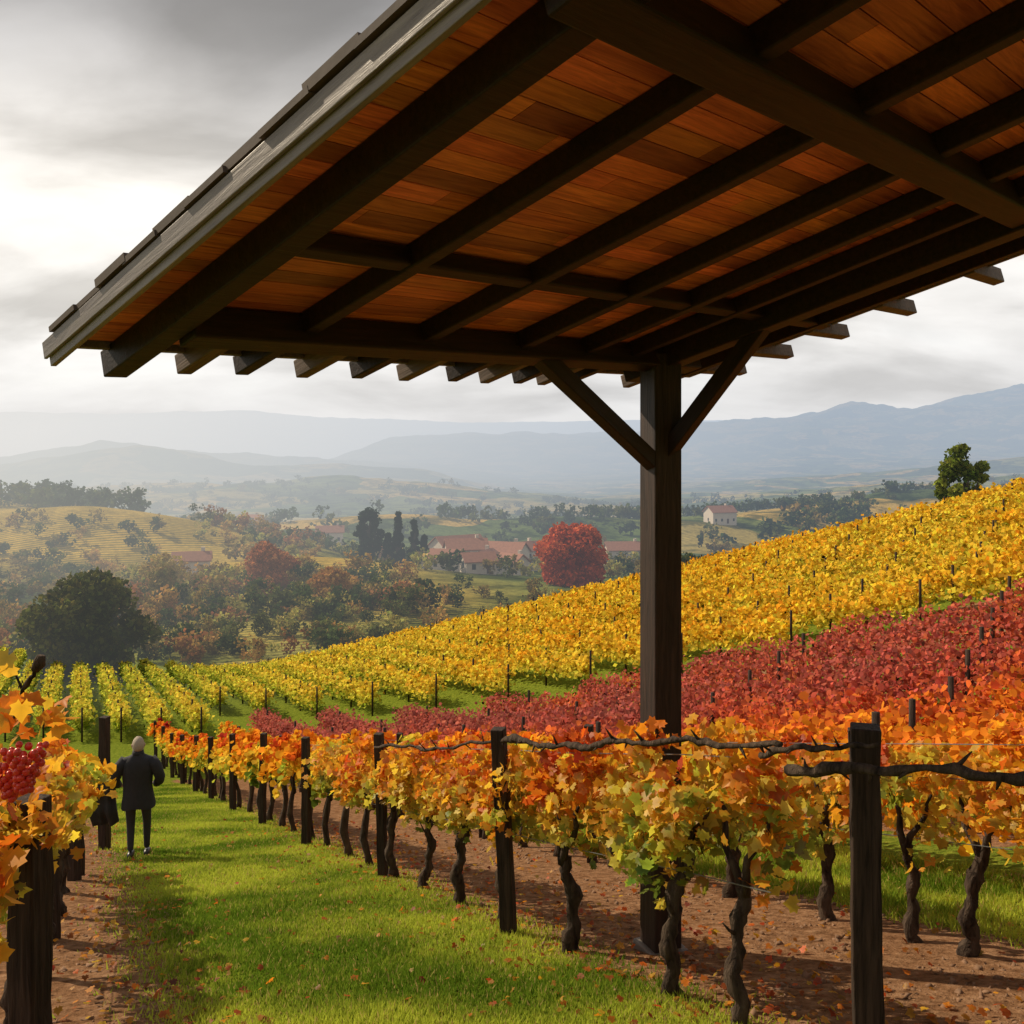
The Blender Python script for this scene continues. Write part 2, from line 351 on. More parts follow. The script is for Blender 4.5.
def canopy(xf,y0,y1,shoots_per_m,leaves_per,hb,ht,vfun,wid=.3,up=.15):
    L=(y1-y0)*1.1; ns=int(L*shoots_per_m)
    ys=rng.uniform(y0,y1,ns)
    top=rng.uniform(ht-.25,ht+.05,ns); bot=rng.uniform(hb-.05,hb+.45,ns)
    mod=np.sin(ys*2*math.pi/1.15+1)*.16+ .3*fbm(ys*.9,ys*0+y0)
    bot=bot+mod; top=top+.25*fbm(ys*1.3,ys*0+7,3)
    side=rng.normal(size=ns)*wid*.55
    upm=rng.random(ns)<up
    bot=np.where(upm,top,bot); top2=np.where(upm,top+rng.uniform(.06,.26,ns),top)
    v0=rng.normal(size=ns)*.10
    n=ns*leaves_per; k=np.repeat(np.arange(ns),leaves_per); f=rng.random(n)
    h=bot[k]+(top2[k]-bot[k])*f
    bulge=np.sin(np.clip((h-hb)/(ht-hb),0,1)*math.pi)*.35+.65
    off=side[k]*bulge*(1.35-.4*f)+rng.normal(size=n)*.06
    y=ys[k]+rng.normal(size=n)*.07; x=xf(y)+off*.9; y=y+off*.4
    z=H(x,y)+h
    v=vfun(x,y,(h-hb)/(ht-hb))+v0[k]+rng.normal(size=n)*.05
    return np.stack([x,y,z],1),v
def nearclump(x,y): return fbm(x*1.1+3,y*1.1,3)
row1=lambda y:4.0-.46*y
rowc=lambda c:(lambda y:4.0-.46*y+c/.908)
row0=lambda y:-.78-.40*np.asarray(y)

def post(mb,x,y,h,w=.085,lean=(0,0)):
    z=h1(x,y); P=[];Rd=[]
    for k in range(9):
        t=k/8; P.append((x+lean[0]*t*h+random.uniform(-.004,.004),y+lean[1]*t*h,z-.15+(h+.15)*t)); Rd.append(w*1.12*(1.04-.10*t)*(1+.04*random.uniform(-1,1)))
    mb.tube(P,Rd,4,jit=.06)
def trunk(mb,x,y,h=.95,r=.05,dirv=(-.42,.91),simple=False):
    z=h1(x,y); P=[];Rd=[]; a=random.uniform(0,6.28); n=5 if simple else 22; lx=random.uniform(-.07,.07); ly=random.uniform(-.1,.1)
    for k in range(n):
        t=k/(n-1); wob=.024*math.sin(a+t*7)+.016*math.sin(a*2+t*19)+(0 if simple else random.uniform(-.007,.007))
        P.append((x+lx*t+wob,y+ly*t+.03*math.cos(a+t*6),z-.08+h*t)); Rd.append(r*(1.6-1.4*t if t<.2 else 1.22-.3*t+.2*math.sin(t*16+a))*(1 if simple else random.uniform(.88,1.15)))
    mb.tube(P,Rd,6 if simple else 12,jit=.08 if simple else .22)
    for sgn in (-1,1):
        top=P[-1]; Q=[];q=[]; m=3 if simple else 6
        for k in range(m):
            t=k/(m-1); L=.26
            Q.append((top[0]+sgn*dirv[0]*L*t+.03*math.sin(a+t*8),top[1]+sgn*dirv[1]*L*t,top[2]-.06+.55*(t**.8))); q.append(r*(.75-.5*t))
        mb.tube(Q,q,4 if simple else 7,jit=.15)
    if not simple:
        p=P[int(random.uniform(.6,.9)*(n-1))]; d=(random.uniform(-.12,.12),random.uniform(-.15,.15),random.uniform(.12,.25))
        mb.tube([p,(p[0]+d[0]*.5,p[1]+d[1]*.5,p[2]+d[2]*.4),(p[0]+d[0],p[1]+d[1],p[2]+d[2])],[r*.4,r*.25,r*.1],5,jit=.1)
def gnarly(mb,P0,P1,r,n=22,amp=.05,sag=.0):
    P0=Vector(P0);P1=Vector(P1);a=random.uniform(0,6);P=[];Rd=[]
    for k in range(n):
        t=k/(n-1); p=P0.lerp(P1,t)
        p+=Vector((amp*.5*math.sin(a+t*11),0,amp*.5*math.sin(a*1.7+t*9)+amp*.35*math.sin(a+t*29)+amp*random.uniform(-.22,.22)-sag*4*t*(1-t)))
        P.append(p); Rd.append(r*(1+.3*math.sin(t*31+a)*math.sin(t*13)+random.uniform(-.15,.2))*(1-.35*t))
    mb.tube(P,Rd,7,jit=.22)
    for k in range(2,n-2,3):
        p=P[k]; d=Vector((random.uniform(-.08,.08),random.uniform(-.06,.06),random.uniform(-.08,.12)))
        mb.tube([p,p+d*.6,p+d],[r*.5,r*.3,r*.12],5)

def near_row(name,xf,y0,y1,posts,vines,vfun,split=15,spm=26,hb=.78,ht=1.6,wid=.3,simple=False,ph=1.8,up=.15,poff=(0,0),pw=.075,sz=(.07,.13)):
    e=empty(name)
    mp_=MB(); mt=MB(); mw=MB()
    for k,p in enumerate(posts):
        if isinstance(p,tuple): x,y,hh,ww,ln=p
        else: y=p;x=float(xf(y))+poff[0]; hh=ph*random.uniform(.96,1.03); ww=pw; ln=(random.uniform(-.03,.03),0)
        post(mp_,x,y+poff[1],hh,ww,ln)
    mp_.obj('posts',M_post,e,False,bevel=.008)
    for y in vines: trunk(mt,float(xf(y))+random.uniform(-.06,.06),y,random.uniform(.85,1.0),random.uniform(.040,.055),simple=simple and y>12)
    mt.obj('trunks',M_bark,e,True)
    for hh in (.85,1.35,1.62):
        P=[];yy_=y0
        while yy_<=y1: x=float(xf(yy_)); P.append((x,yy_,h1(x,yy_)+hh)); yy_+=.8
        mw.tube(P,[.004]*len(P),5)
    mw.obj('trellis_wires',M_wire,e)
    C,v=canopy(xf,y0,min(split,y1),spm,30,hb,ht,vfun,wid,up)
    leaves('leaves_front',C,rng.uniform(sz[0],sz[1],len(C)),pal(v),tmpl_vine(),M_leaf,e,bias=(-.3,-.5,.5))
    if y1>split:
        C,v=canopy(xf,split,y1,spm*.8,17,hb,ht,vfun,wid,up)
        leaves('leaves_back',C,rng.uniform(.10,.16,len(C)),pal(v),tmpl_mid(),M_leaf2,e,bias=(-.3,-.5,.5))
    return e
def v1(x,y,h):
    base=np.interp(y,[4,5.6,7,9,13,20,46],[.72,.71,.67,.66,.67,.67,.68])
    return base-(h-.35)*.36+nearclump(x,y)*.65
e1=near_row('grapevine_row',row1,5.45,46,[(1.87,5.05,1.80,.095,(-.012,0)),(-.02,8.45,1.82,.08,(-.055,0)),(-1.62,12.0,1.8,.07,(-.03,0)),15.5,19.2,22.8,26.4,30,33.6,37.2,41,45],
   [5.75,6.35,7.7,8.95,9.9,10.9,11.8,12.9]+list(np.arange(14,45,1.15)),v1,poff=(-.22,-.1),simple=True)
mg=MB()
def rp(y,h,dx=-.2,dy=-.12): x=float(row1(y))+dx; return (x,y+dy,h1(x,y+dy)+h)
gnarly(mg,rp(8.5,1.71),rp(5.15,1.73),.026,60,.045,.02)
gnarly(mg,rp(12,1.64),rp(8.5,1.70),.018,30,.04,.03)
gnarly(mg,rp(5.1,1.60),rp(2.9,1.60),.027,34,.035,.01)
gnarly(mg,rp(5.3,1.66),rp(4.55,1.70),.018,16,.02,-.02)
mg.obj('old_canes',M_bark,e1,True)
def v2(x,y,h): return .67+0*y-(h-.5)*.24+nearclump(x,y)*.55
near_row('grapevine_row',rowc(2.6),4.5,44,[6.0,8.3,12.6,16,20,24,28,32,36,40],[5.5,6.6,7.3,7.75,8.7,9.9,11,12.2]+list(np.arange(13.4,44,1.2)),v2,split=10,spm=22,simple=True)
def v0(x,y,h): return np.interp(y,[3,6,17],[.54,.64,.50])+(.5-h)*.2+nearclump(x,y)*.55
e0=near_row('grapevine_row',row0,2.8,13.0,[(-2.42,4.8,1.5,.095,(0,0)),8.5,12,(-6.62,15.4,2.15,.09,(0,0))],[4.2,5.9,7.1,8.3,9.6,11,12.4],v0,split=10,spm=24,hb=.95,ht=1.60,wid=.2,simple=True,ph=1.5,poff=(.05,-.05),up=.04)
mc=MB(); cx,cy=-2.55,5.1; cz=-1.35
gnarly(mc,(cx-.15,cy,cz-.1),(cx+.0,cy-.05,cz+.22),.018,10,.02); mc.tube([(cx+.0,cy-.05,cz+.20),(cx+.03,cy-.06,cz+.24),(cx+.04,cy-.06,cz+.28)],[.022,.034,.022],8)
mc.obj('cane',M_bark,e0,True)
C=np.array([(cx-.12,cy-.1,cz+.28),(cx-.10,cy-.12,cz+.22),(cx-.2,cy-.1,cz+.1),(cx-.05,cy-.1,cz+.05)]); leaves('cane_leaves',C,[.15,.11,.12,.1],pal(np.array([.62,.6,.5,.66])),tmpl_vine(),M_leaf,e0,bias=(0,-2,0))
M_grape=plain('red_grape',(.60,.045,.025),.3,.4,9)
mgp=MB()
for (gx,gy_,gz,nn_,R0) in ((-2.01,3.9,-1.20,60,.08),(-2.10,3.95,-1.28,40,.065)):
    for k in range(nn_):
        t=k/nn_; rad=R0*(1-t*.75)*(.6+.5*random.random()); a=k*2.4; p=Vector((gx+rad*math.cos(a),gy_+rad*math.sin(a),gz-R0*2.4*t+random.uniform(-.008,.008))); r=.0165*random.uniform(.85,1.1)
        mgp.tube([p+Vector((0,0,-r)),p+Vector((0,0,-r*.7)),p,p+Vector((0,0,r*.7)),p+Vector((0,0,r))],[.003,r*.72,r,r*.72,.003],8)
mgp.obj('grape_clusters',M_grape,e0,True)
n=40; C=np.stack([rng.uniform(-2.3,-1.98,n),rng.uniform(3.95,4.3,n),rng.uniform(-1.28,-1.04,n)],1); leaves('grape_leaves',C,rng.uniform(.07,.12,n),pal(rng.uniform(.35,.62,n)),tmpl_vine(),M_leaf,e0,bias=(0,-1,.4))
# ------------------------------------------------------------------ hillside blocks
def bound(x): return 30+(16.3-x)*.8
def rline(x): return 68-.5*(x-5)
def block(name,cs,ylo,yhi,vfun,lpm,size,tm,hb=.35,ht=1.55,posts=True,leafm=None,pspace=6,varc=.22,wid=.26):
    e=empty(name); Cs=[];Vs=[]; mp_=MB()
    for c_ in cs:
        xf=rowc(c_); ys=np.arange(3,130,.25); xs=xf(ys); ok=(ys>ylo(xs,ys))&(ys<yhi(xs,ys))&(np.abs(xs)<ys*.62+4)
        if ok.sum()<4: continue
        a=ys[ok][0]; b_=ys[ok][-1]
        n=int((b_-a)*1.1*lpm); y=rng.uniform(a,b_,n)
        ph=y*2*math.pi/1.3
        h=hb+(ht-hb)*rng.beta(1.6,1.2,n); h=h*(1+.35*fbm(y*.9,y*0+c_*7.7,3))+.12*np.sin(ph+c_)*(h-.5)+rng.exponential(.06,n)
        off=rng.normal(size=n)*wid
        x=xf(y)+off*.9; y=y+off*.4
        keep=fbm(y*1.7,y*0+c_*3.1,3)+.5>.24
        x,y,h=x[keep],y[keep],h[keep]
        Cs.append(np.stack([x,y,H(x,y)+h],1)); Vs.append(vfun(x,y,(h-hb)/(ht-hb))+rng.normal(size=len(x))*.04)
        if posts:
            for yp in np.arange(a,b_,pspace):
                xp=float(xf(yp)); z=h1(xp,yp); mp_.tube([(xp,yp,z-.1),(xp,yp,z+1.85)],[.055,.05],5)
    C=np.concatenate(Cs); v=np.concatenate(Vs)
    leaves('leaves',C,rng.uniform(size[0],size[1],len(C)),pal(v) if leafm is None else leafm(C,v),tm,M_leaf2,e,bias=(-.2,-.3,.6),varc=varc)
    if posts: mp_.obj('posts',M_post,e,True)
    return e
vor_=lambda x,y,h: np.interp(y,[8,16,24,34],[.52,.42,.25,.12])-np.clip((cc(x,y)-7)*.02,0,.1)+fbm(x*.35,y*.35,3)*.35-(h-.5)*.1
def redcol(C,v):
    p=pal(v); k=np.clip(C[:,1:2]/26,0,1); k2=k*np.clip(1.3-v[:,None]*3,0,1)
    return p*(1-k2*.78)+np.array([.46,.15,.115])*k2*.78
block('orange_vineyard',[5.0,7.4,9.8],lambda x,y:0*y+5,lambda x,y:bound(x)-4,vor_,360,(.08,.15),tmpl_mid(),leafm=redcol)
block('red_vineyard',np.arange(12.2,30,2.2),lambda x,y:0*y+5,lambda x,y:bound(x)-3.5,lambda x,y,h:.11+np.clip((20-y)*.03,0,.25)+.10*rng.random(len(x))+fbm(x*.3,y*.3,3)*.4,300,(.08,.14),tmpl_mid(),leafm=redcol,varc=.32)
def vy(x,y,h): return .69+fbm(x*.12+5,y*.12,3)*.18+np.clip((-x-2)/40,0,.6)*.34-(h-.6)*.20
block('yellow_vineyard',list(np.arange(-30,4,1.9))+list(np.arange(4.6,62,2.1)),lambda x,y:np.where(cc(x,y)<4,np.clip(50-cc(x,y)*.2,0,60),bound(x)+2.0),lambda x,y:rline(x)+5,vy,190,(.12,.21),tmpl_quad(),hb=.45,ht=1.55,pspace=4,varc=.30,wid=.25)

# ------------------------------------------------------------------ grass blades
def blades(name,n,cfun,y0,y1,h0,h1_):
    y=y0*np.exp(rng.random(n)*math.log(y1/y0)); c_=cfun(n,y); x=row1(y)+c_/.908
    z=H(x,y); h=rng.uniform(h0,h1_,n)*(1+1.6*fbm(x*2,y*2,2)); a=rng.uniform(0,2*math.pi,n); w_=rng.uniform(.003,.007,n)*(1+y/14)
    dx=np.cos(a)*w_; dy=np.sin(a)*w_; lx=rng.normal(size=n)*.4*h; ly=rng.normal(size=n)*.4*h
    V=np.stack([np.stack([x-dx,y-dy,z-.005],1),np.stack([x+dx,y+dy,z-.005],1),np.stack([x+lx,y+ly,z+h],1)],1).reshape(-1,3)
    F=np.arange(n*3).reshape(-1,3)
    g=np.clip(fbm(x*.9,y*.9,4)*3.0+.5+rng.normal(size=n)*.2,0,1)[:,None]
    col=np.array([.13,.22,.018])*(1-g)+np.array([.48,.54,.06])*g
    dry=(rng.random(n)<.07)[:,None]; col=np.where(dry,np.array([.50,.38,.13]),col)
    mesh_np(name,V,F,M_grass,np.repeat(col,3,0))
blades('grass',230000,lambda n,y:rng.uniform(-2.95,-.05,n)+.22*rng.normal(size=n),4.6,34,.018,.06)
blades('grass',50000,lambda n,y:rng.uniform(3.2,5.6,n)+.1*rng.normal(size=n),5.5,20,.04,.10)
n=2600; y=4.6*np.exp(rng.random(n)*math.log(20/4.6)); c_=np.where(rng.random(n)<.6,rng.normal(.5,.9,n),np.where(rng.random(n)<.6,rng.normal(-3.3,.5,n),rng.uniform(-3,5,n))); x=row1(y)+c_/.908
C=np.stack([x,y,H(x,y)+.02+.03*rng.random(n)],1)
leaves('fallen_leaves',C,rng.uniform(.035,.08,n),pal(rng.uniform(.22,.62,n))*rng.uniform(.35,.95,(n,1)),tmpl_vine(),M_leaf,bias=(0,0,3.0))
n=9000; y=4.4*np.exp(rng.random(n)*math.log(18/4.4)); c_=np.where(rng.random(n)<.7,rng.uniform(-.25,3.3,n),rng.uniform(-5,-2.7,n)); x=row1(y)+c_/.908
keep=fbm(x*1.2,y*1.2,3)>-.05; x=x[keep];y=y[keep];n=len(x)
oc=np.array([(1,0,0),(0,1,0),(-1,0,0),(0,-1,0),(0,0,.7),(0,0,-.6)]); of=np.array([(0,1,4),(1,2,4),(2,3,4),(3,0,4),(1,0,5),(2,1,5),(3,2,5),(0,3,5)])
s_=np.minimum(rng.exponential(.009,n)+.005,.035)[:,None,None]*np.ones((1,1,3)); V=np.stack([x,y,H(x,y)],1)[:,None,:]+s_*(oc[None]+.35*rng.normal(size=(n,6,3)))
mesh_np('soil_clods',V.reshape(-1,3),(of[None]+(np.arange(n)*6)[:,None,None]).reshape(-1,3),M_clod)

# ------------------------------------------------------------------ trees
def tree(name,x,y,h,wd,col,n=3500,base=.12,leaf=.32,col2=None,kind='round',dz=0):
    z=h1(x,y)+dz; e=empty(name,(x,y,z)); mb=MB(); r=h*.028
    mb.tube([(0,0,-.3),(.05*wd*.2,0,h*.2),(0,.05,h*.45),(.1,0,h*.75)],[r*1.5,r,r*.7,r*.2],7,jit=.1)
    for k in range(14):
        a=k*2.4+random.uniform(-.4,.4); t=random.uniform(.2,.6); L=wd*.33*random.uniform(.6,1)
        p0=(0,0,h*t*.8); p1=(math.cos(a)*L*.5,math.sin(a)*L*.5,h*(t+.10)); p2=(math.cos(a)*L,math.sin(a)*L,h*min(.8,t+.22))
        mb.tube([p0,p1,p2],[r*.5,r*.3,r*.1],5)
    mb.obj('trunk_and_limbs',M_treebark,e,True)
    nc=60; cen=[];cr=[]
    for k in range(nc):
        a=random.uniform(0,6.283); u=random.uniform(-.92,1); rad=math.sqrt(max(0,1-u*u))*random.uniform(.4,.95)
        if kind=='cone': u=random.uniform(-1,1); rad=(1-u)*.5*random.uniform(.6,1)+.05
        if kind=='round' and u<0: rad=max(rad,.45)
        cen.append((math.cos(a)*rad*wd*.42,math.sin(a)*rad*wd*.42,h*(base+(1-base)*(.5+.44*u)))); cr.append(random.uniform(.1,.19)*wd)
    cen=np.array(cen);cr=np.array(cr); k=rng.integers(0,nc,n)
    d=unit(rng.normal(size=(n,3)))*(rng.random((n,1))**.35)*cr[k][:,None]; d[:,2]*=.8
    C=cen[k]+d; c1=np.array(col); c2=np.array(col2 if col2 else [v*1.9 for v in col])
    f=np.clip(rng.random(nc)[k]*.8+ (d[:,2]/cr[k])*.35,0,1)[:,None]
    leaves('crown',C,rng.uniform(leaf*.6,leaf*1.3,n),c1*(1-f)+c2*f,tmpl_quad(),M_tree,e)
    return e
tree('oak_tree',-40.8,91,9.8,12.4,(.035,.05,.012),16000,.0,.42,(.18,.18,.04))
tree('maple_tree',11.6,182,11.5,15.5,(.28,.04,.022),9000,.0,.6,(.62,.14,.045))
tree('poplar_tree',37.3,78,12.2,5.4,(.09,.13,.02),10000,.1,.26,(.30,.32,.05))
tree('autumn_tree',-44,170,8.5,12,(.22,.08,.035),6000,.0,.5,(.48,.19,.07))
tree('autumn_tree',-62,168,8,8,(.30,.21,.05),4000,.0,.5,(.52,.38,.1))
tree('autumn_tree',-55.5,150,7,6,(.18,.15,.05),3500,.0,.5,(.36,.26,.08))
tree('autumn_tree',-29,150,6,7,(.28,.14,.04),3500,.0,.45,(.50,.26,.07))
tree('broadleaf_tree',23,128,9.5,10,(.03,.05,.015),6000,.0,.5,(.12,.14,.04))
tree('broadleaf_tree',30,136,9,9,(.03,.05,.02),6000,.0,.5,(.10,.13,.04))
for (px,hh,ww) in ((369,15,8),(398,15,4.2),(414,13,3.8),(388,9,4),(424,9,3.5)):
    Z0=235; tree('pine_tree',(px-512)/945*Z0,Z0,hh,ww,(.010,.022,.010),3200,.05,.6,(.03,.05,.022),kind='cone' if ww<6 else 'round')
def treemass(name,pts):
    Cs=[];Cl=[];S=[]
    for (x,y,h,wd,col) in pts:
        z=h1(x,y); nc=11; nl=260 if y<200 else (150 if y<340 else 70)
        cen=np.stack([rng.normal(size=nc)*wd*.22,rng.normal(size=nc)*wd*.22,rng.uniform(.15,.85,nc)*h],1); k=rng.integers(0,nc,nl)
        d=unit(rng.normal(size=(nl,3)))*wd*.2*rng.random((nl,1))**.4
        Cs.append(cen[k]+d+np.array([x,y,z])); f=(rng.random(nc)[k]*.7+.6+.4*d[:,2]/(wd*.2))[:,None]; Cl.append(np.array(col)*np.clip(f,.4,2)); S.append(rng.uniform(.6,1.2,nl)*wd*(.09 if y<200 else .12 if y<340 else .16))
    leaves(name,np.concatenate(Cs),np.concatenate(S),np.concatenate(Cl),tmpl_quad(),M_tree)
pts=[]
cols=[(.045,.065,.022),(.06,.085,.025),(.10,.11,.03),(.22,.16,.045),(.36,.22,.06),(.28,.13,.05),(.32,.28,.07)]
def addt(px,Z0,h,wd,ci=None):
    x=(px-512)/945*Z0; pts.append((x,Z0,h,wd,cols[ci] if ci is not None else random.choice(cols)))
for k in range(130): addt(random.uniform(125,420),random.uniform(135,190),random.uniform(2.2,5.2),random.uniform(3,6.5))
for k in range(110): addt(random.uniform(-60,360),random.uniform(102,138),random.uniform(1.6,3.6),random.uniform(2.5,5))
for k in range(50): addt(random.uniform(320,560),random.uniform(110,170),random.uniform(1.6,3.4),random.uniform(2.5,5),random.choice([1,2,3,4,6]))
for k in range(60): addt(random.uniform(-20,140),random.uniform(285,320),random.uniform(4,8),random.uniform(5,9),random.choice([0,1,2]))
for k in range(70): addt(random.uniform(-20,160),random.uniform(150,250),random.uniform(2,5),random.uniform(3,6),random.choice([0,1,2,3,4]))
for k in range(80): addt(random.uniform(200,480),random.uniform(225,290),random.uniform(3,6),random.uniform(4,7))
for k in range(85): addt(random.uniform(410,660),random.uniform(200,300),random.uniform(3,5.5),random.uniform(4,7),random.choice([0,1,2,3,6]))
for k in range(400):
    Z0=random.uniform(350,1100); addt(random.uniform(-20,1040),Z0,random.uniform(4,8),random.uniform(6,13),random.choice([0,1,2,3]))
for k in range(75):
    px=random.uniform(0,1000); Z0=random.uniform(400,1000)
    for q in range(9): addt(px+q*random.uniform(4,8),Z0+q*random.uniform(-6,6),random.uniform(4,7),random.uniform(6,10),random.choice([0,1,2]))
treemass('distant_trees',pts)

# ------------------------------------------------------------------ village houses
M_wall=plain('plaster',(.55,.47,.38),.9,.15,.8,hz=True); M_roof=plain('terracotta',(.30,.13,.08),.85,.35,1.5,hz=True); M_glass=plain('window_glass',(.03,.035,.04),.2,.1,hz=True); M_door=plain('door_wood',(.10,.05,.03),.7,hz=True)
def house(name,px,Z0,L,W,Hh,rot,chim=True):
    x=(px-512)/945*Z0; z=h1(x,Z0); mb=MB(); rh=W*.32; o=.5
    mb.box(-L/2,L/2,-W/2,W/2,-1.5,Hh,0)
    mb.add([(-L/2,-W/2,Hh),(-L/2,W/2,Hh),(-L/2,0,Hh+rh)],[(0,2,1)],0); mb.add([(L/2,-W/2,Hh),(L/2,W/2,Hh),(L/2,0,Hh+rh)],[(0,1,2)],0)
    for s in (-1,1):
        a=Vector((0,s*(W/2+o),Hh-rh*o/(W/2)+.03)); b_=Vector((0,0,Hh+rh+.03)); th_=.22
        Vv=[(-L/2-o,a.y,a.z),(L/2+o,a.y,a.z),(L/2+o,0,b_.z),(-L/2-o,0,b_.z)]; Vv+= [(p[0],p[1],p[2]+th_) for p in Vv]
        mb.add(Vv,[(0,1,2,3),(7,6,5,4),(0,4,5,1),(1,5,6,2),(2,6,7,3),(3,7,4,0)],1)
    nw=max(2,int(L/2.6))
    for s in (-1,1):
        for fl in range(max(1,int(Hh/2.8))):
            for k in range(nw):
                xx=-L/2+L*(k+.5)/nw; z0=1.0+fl*2.8
                if s==-1 and fl==0 and k==nw//2: mb.box(xx-.5,xx+.5,-W/2-.05,-W/2+.02,0,2.1,3)
                else: mb.box(xx-.45,xx+.45,s*W/2-.04,s*W/2+.04,z0,z0+1.2,2)
        mb.box(s*L/2-.04,s*L/2+.04,-.5,.5,1.2,2.4,2)
    if chim: mb.box(L*.25,L*.25+.8,.3,1.1,Hh+rh*.3,Hh+rh+1.0,0)
    o_=mb.obj(name,[M_wall,M_roof,M_glass,M_door]); o_.location=(x,Z0,z+.2); o_.rotation_euler=(0,0,rot); return o_
for a in ((466,238,10,7,5.6,12,1),(503,246,12,7,5.2,-24,1),(486,226,8,6,3.2,70,1),(523,258,9,6.5,5.8,35,1),(446,224,7,5.5,3,-14,0),(430,232,6,5,2.8,40,0),(478,212,7,5,2.8,20,0),(512,222,6,5,3,-40,1),(192,196,7,4.5,3,15,1),(625,300,12,7,5,5,1),(560,330,9,7,5,-30,1),(720,420,12,8,5,20,1),(330,330,9,6,4,10,1),(250,400,10,7,5,-20,1)):
    house('farmhouse',a[0],a[1],a[2],a[3],a[4],R(a[5]),bool(a[6]))
house('barn',458,260,14,9,6.4,R(38),False)

# ------------------------------------------------------------------ pavilion
pav=empty('wooden_pavilion')
es=Vector((-.689,-.724,-.033)).normalized(); et=Vector((.691,-.679,.248)); et=(et-es*et.dot(es)).normalized(); en=es.cross(et)
P0=Vector((1.69,9.0,.67))
RM=Matrix(((es.x,et.x,en.x,P0.x),(es.y,et.y,en.y,P0.y),(es.z,et.z,en.z,P0.z),(0,0,0,1)))
def RP(s,t,n): return RM@Vector((s,t,n))
SL=5.74; TT=7.6; NB=.12
mb=MB(); t=0.0
while t<TT:
    w_=.138; s=-.05
    while s<SL:
        L=random.uniform(1.2,2.6); s2=min(SL,s+L); g=random.uniform(.5,1.4); c3=(g,g*random.uniform(.8,1.15),g*random.uniform(.75,1.15))
        mb.box(s+.002,s2-.002,t+.003,t+w_-.003,NB,NB+.022+random.uniform(0,.003),0,c3); s=s2
    t+=w_
mb.obj('soffit_boards',M_board,pav,matrix=RM,bevel=.002)
mb=MB(); mb.box(-.08,SL,-.03,TT,NB+.03,NB+.05)
t=-.06
while t<TT:
    s=-.12
    while s<SL+.06:
        dn=random.uniform(0,.012); s2=min(s+.246,SL+.06+random.uniform(-.015,.01)); mb.box(s+.004,s2,t,t+.33,NB+.052+dn,NB+.08+dn+(.012 if int(t/.3)%2 else 0)); s+=.25
        if SL+.06-s<.03: break
    t+=.3
mb.obj('roof_tiles',M_tile,pav,matrix=RM)
mb=MB()
mb.box(5.38,5.51,-.16,TT,-.03,NB-.003)
for s in (4.68,3.82,2.95,2.25,1.68,.4): mb.box(s-.045,s+.045,-.14,TT,.0,NB-.003)
mb.obj('rafters',M_beam,pav,matrix=RM,bevel=.008)
mb=MB()
for s in (5.04,4.24,3.4,2.6,1.95,.8): mb.box(s-.045,s+.045,-.16,.43,.0,NB-.004)
for t in (.35,.85,1.4,2.0,2.7,3.5,4.4): mb.box(-.42,.30,t-.045,t+.045,.0,NB-.004)
mb.obj('rafter_tails',M_tail,pav,matrix=RM,bevel=.008)
mb=MB()
mb.box(.75,5.37,.44,.62,-.06,NB-.01)
mb.box(.2,5.37,1.47,1.57,.01,NB-.012)
mb.box(-.15,SL-.1,3.28,3.46,-.05,NB-.01)
mb.box(-.1,SL-.1,5.2,5.4,-.05,NB-.012)
mb.box(.2,5.37,4.3,4.4,.0,NB-.014)
mb.obj('beams',M_beam,pav,matrix=RM,bevel=.012)
mb=MB(); mb.box(1.1,1.30,.2,TT,-.07,NB-.008); mb.obj('post_beam',M_beam,pav,matrix=RM,bevel=.012)
mb=MB(); mb.box(SL,SL+.03,-.18,TT,.03,NB+.05); mb.box(SL+.032,SL+.05,-.2,TT,.075,NB+.046)
mb.box(-.09,SL,-.06,-.032,NB-.03,NB+.046); mb.box(-.125,-.092,-.06,TT,NB-.03,NB+.046)
mb.obj('fascia',M_fascia,pav,matrix=RM,bevel=.004)
Q=RP(1.24,.53,-.06); Q2=RP(1.2,6.1,-.06)
for k,q in enumerate((Q,Q2)):
    mb=MB(); gz=h1(q.x,q.y); Mx=Matrix.Translation((q.x,q.y,0))@Matrix.Rotation(R(22),4,'Z')
    mb.box(-.125,.125,-.125,.125,gz-.3,q.z+.12); mb.obj('post_%d'%(k+1),M_beamp,pav,matrix=Mx,bevel=.012)
    mb=MB(); mb.box(-.17,.17,-.17,.17,gz-.3,gz+.05); mb.obj('footing_%d'%(k+1),plain('concrete_%d'%k,(.16,.14,.12)),pav,matrix=Mx,bevel=.02)
def beam_between(a,b,w_,name,mat=M_beam):
    a=Vector(a);b=Vector(b);d=b-a;L=d.length; q=d.to_track_quat('X','Z').to_matrix().to_4x4(); M=Matrix.Translation(a)@q
    mb=MB(); mb.box(0,L,-w_/2,w_/2,-w_/2,w_/2); return mb.obj(name,mat,pav,matrix=M,bevel=.008)
beam_between((Q.x,Q.y,-.12),RP(2.72,.53,.0),.12,'brace_1'); beam_between((Q.x,Q.y,-.05),RP(1.2,1.5,.0),.12,'brace_2')
beam_between((Q2.x,Q2.y,Q2.z-.8),RP(1.19,5.1,-.05),.12,'brace_3')

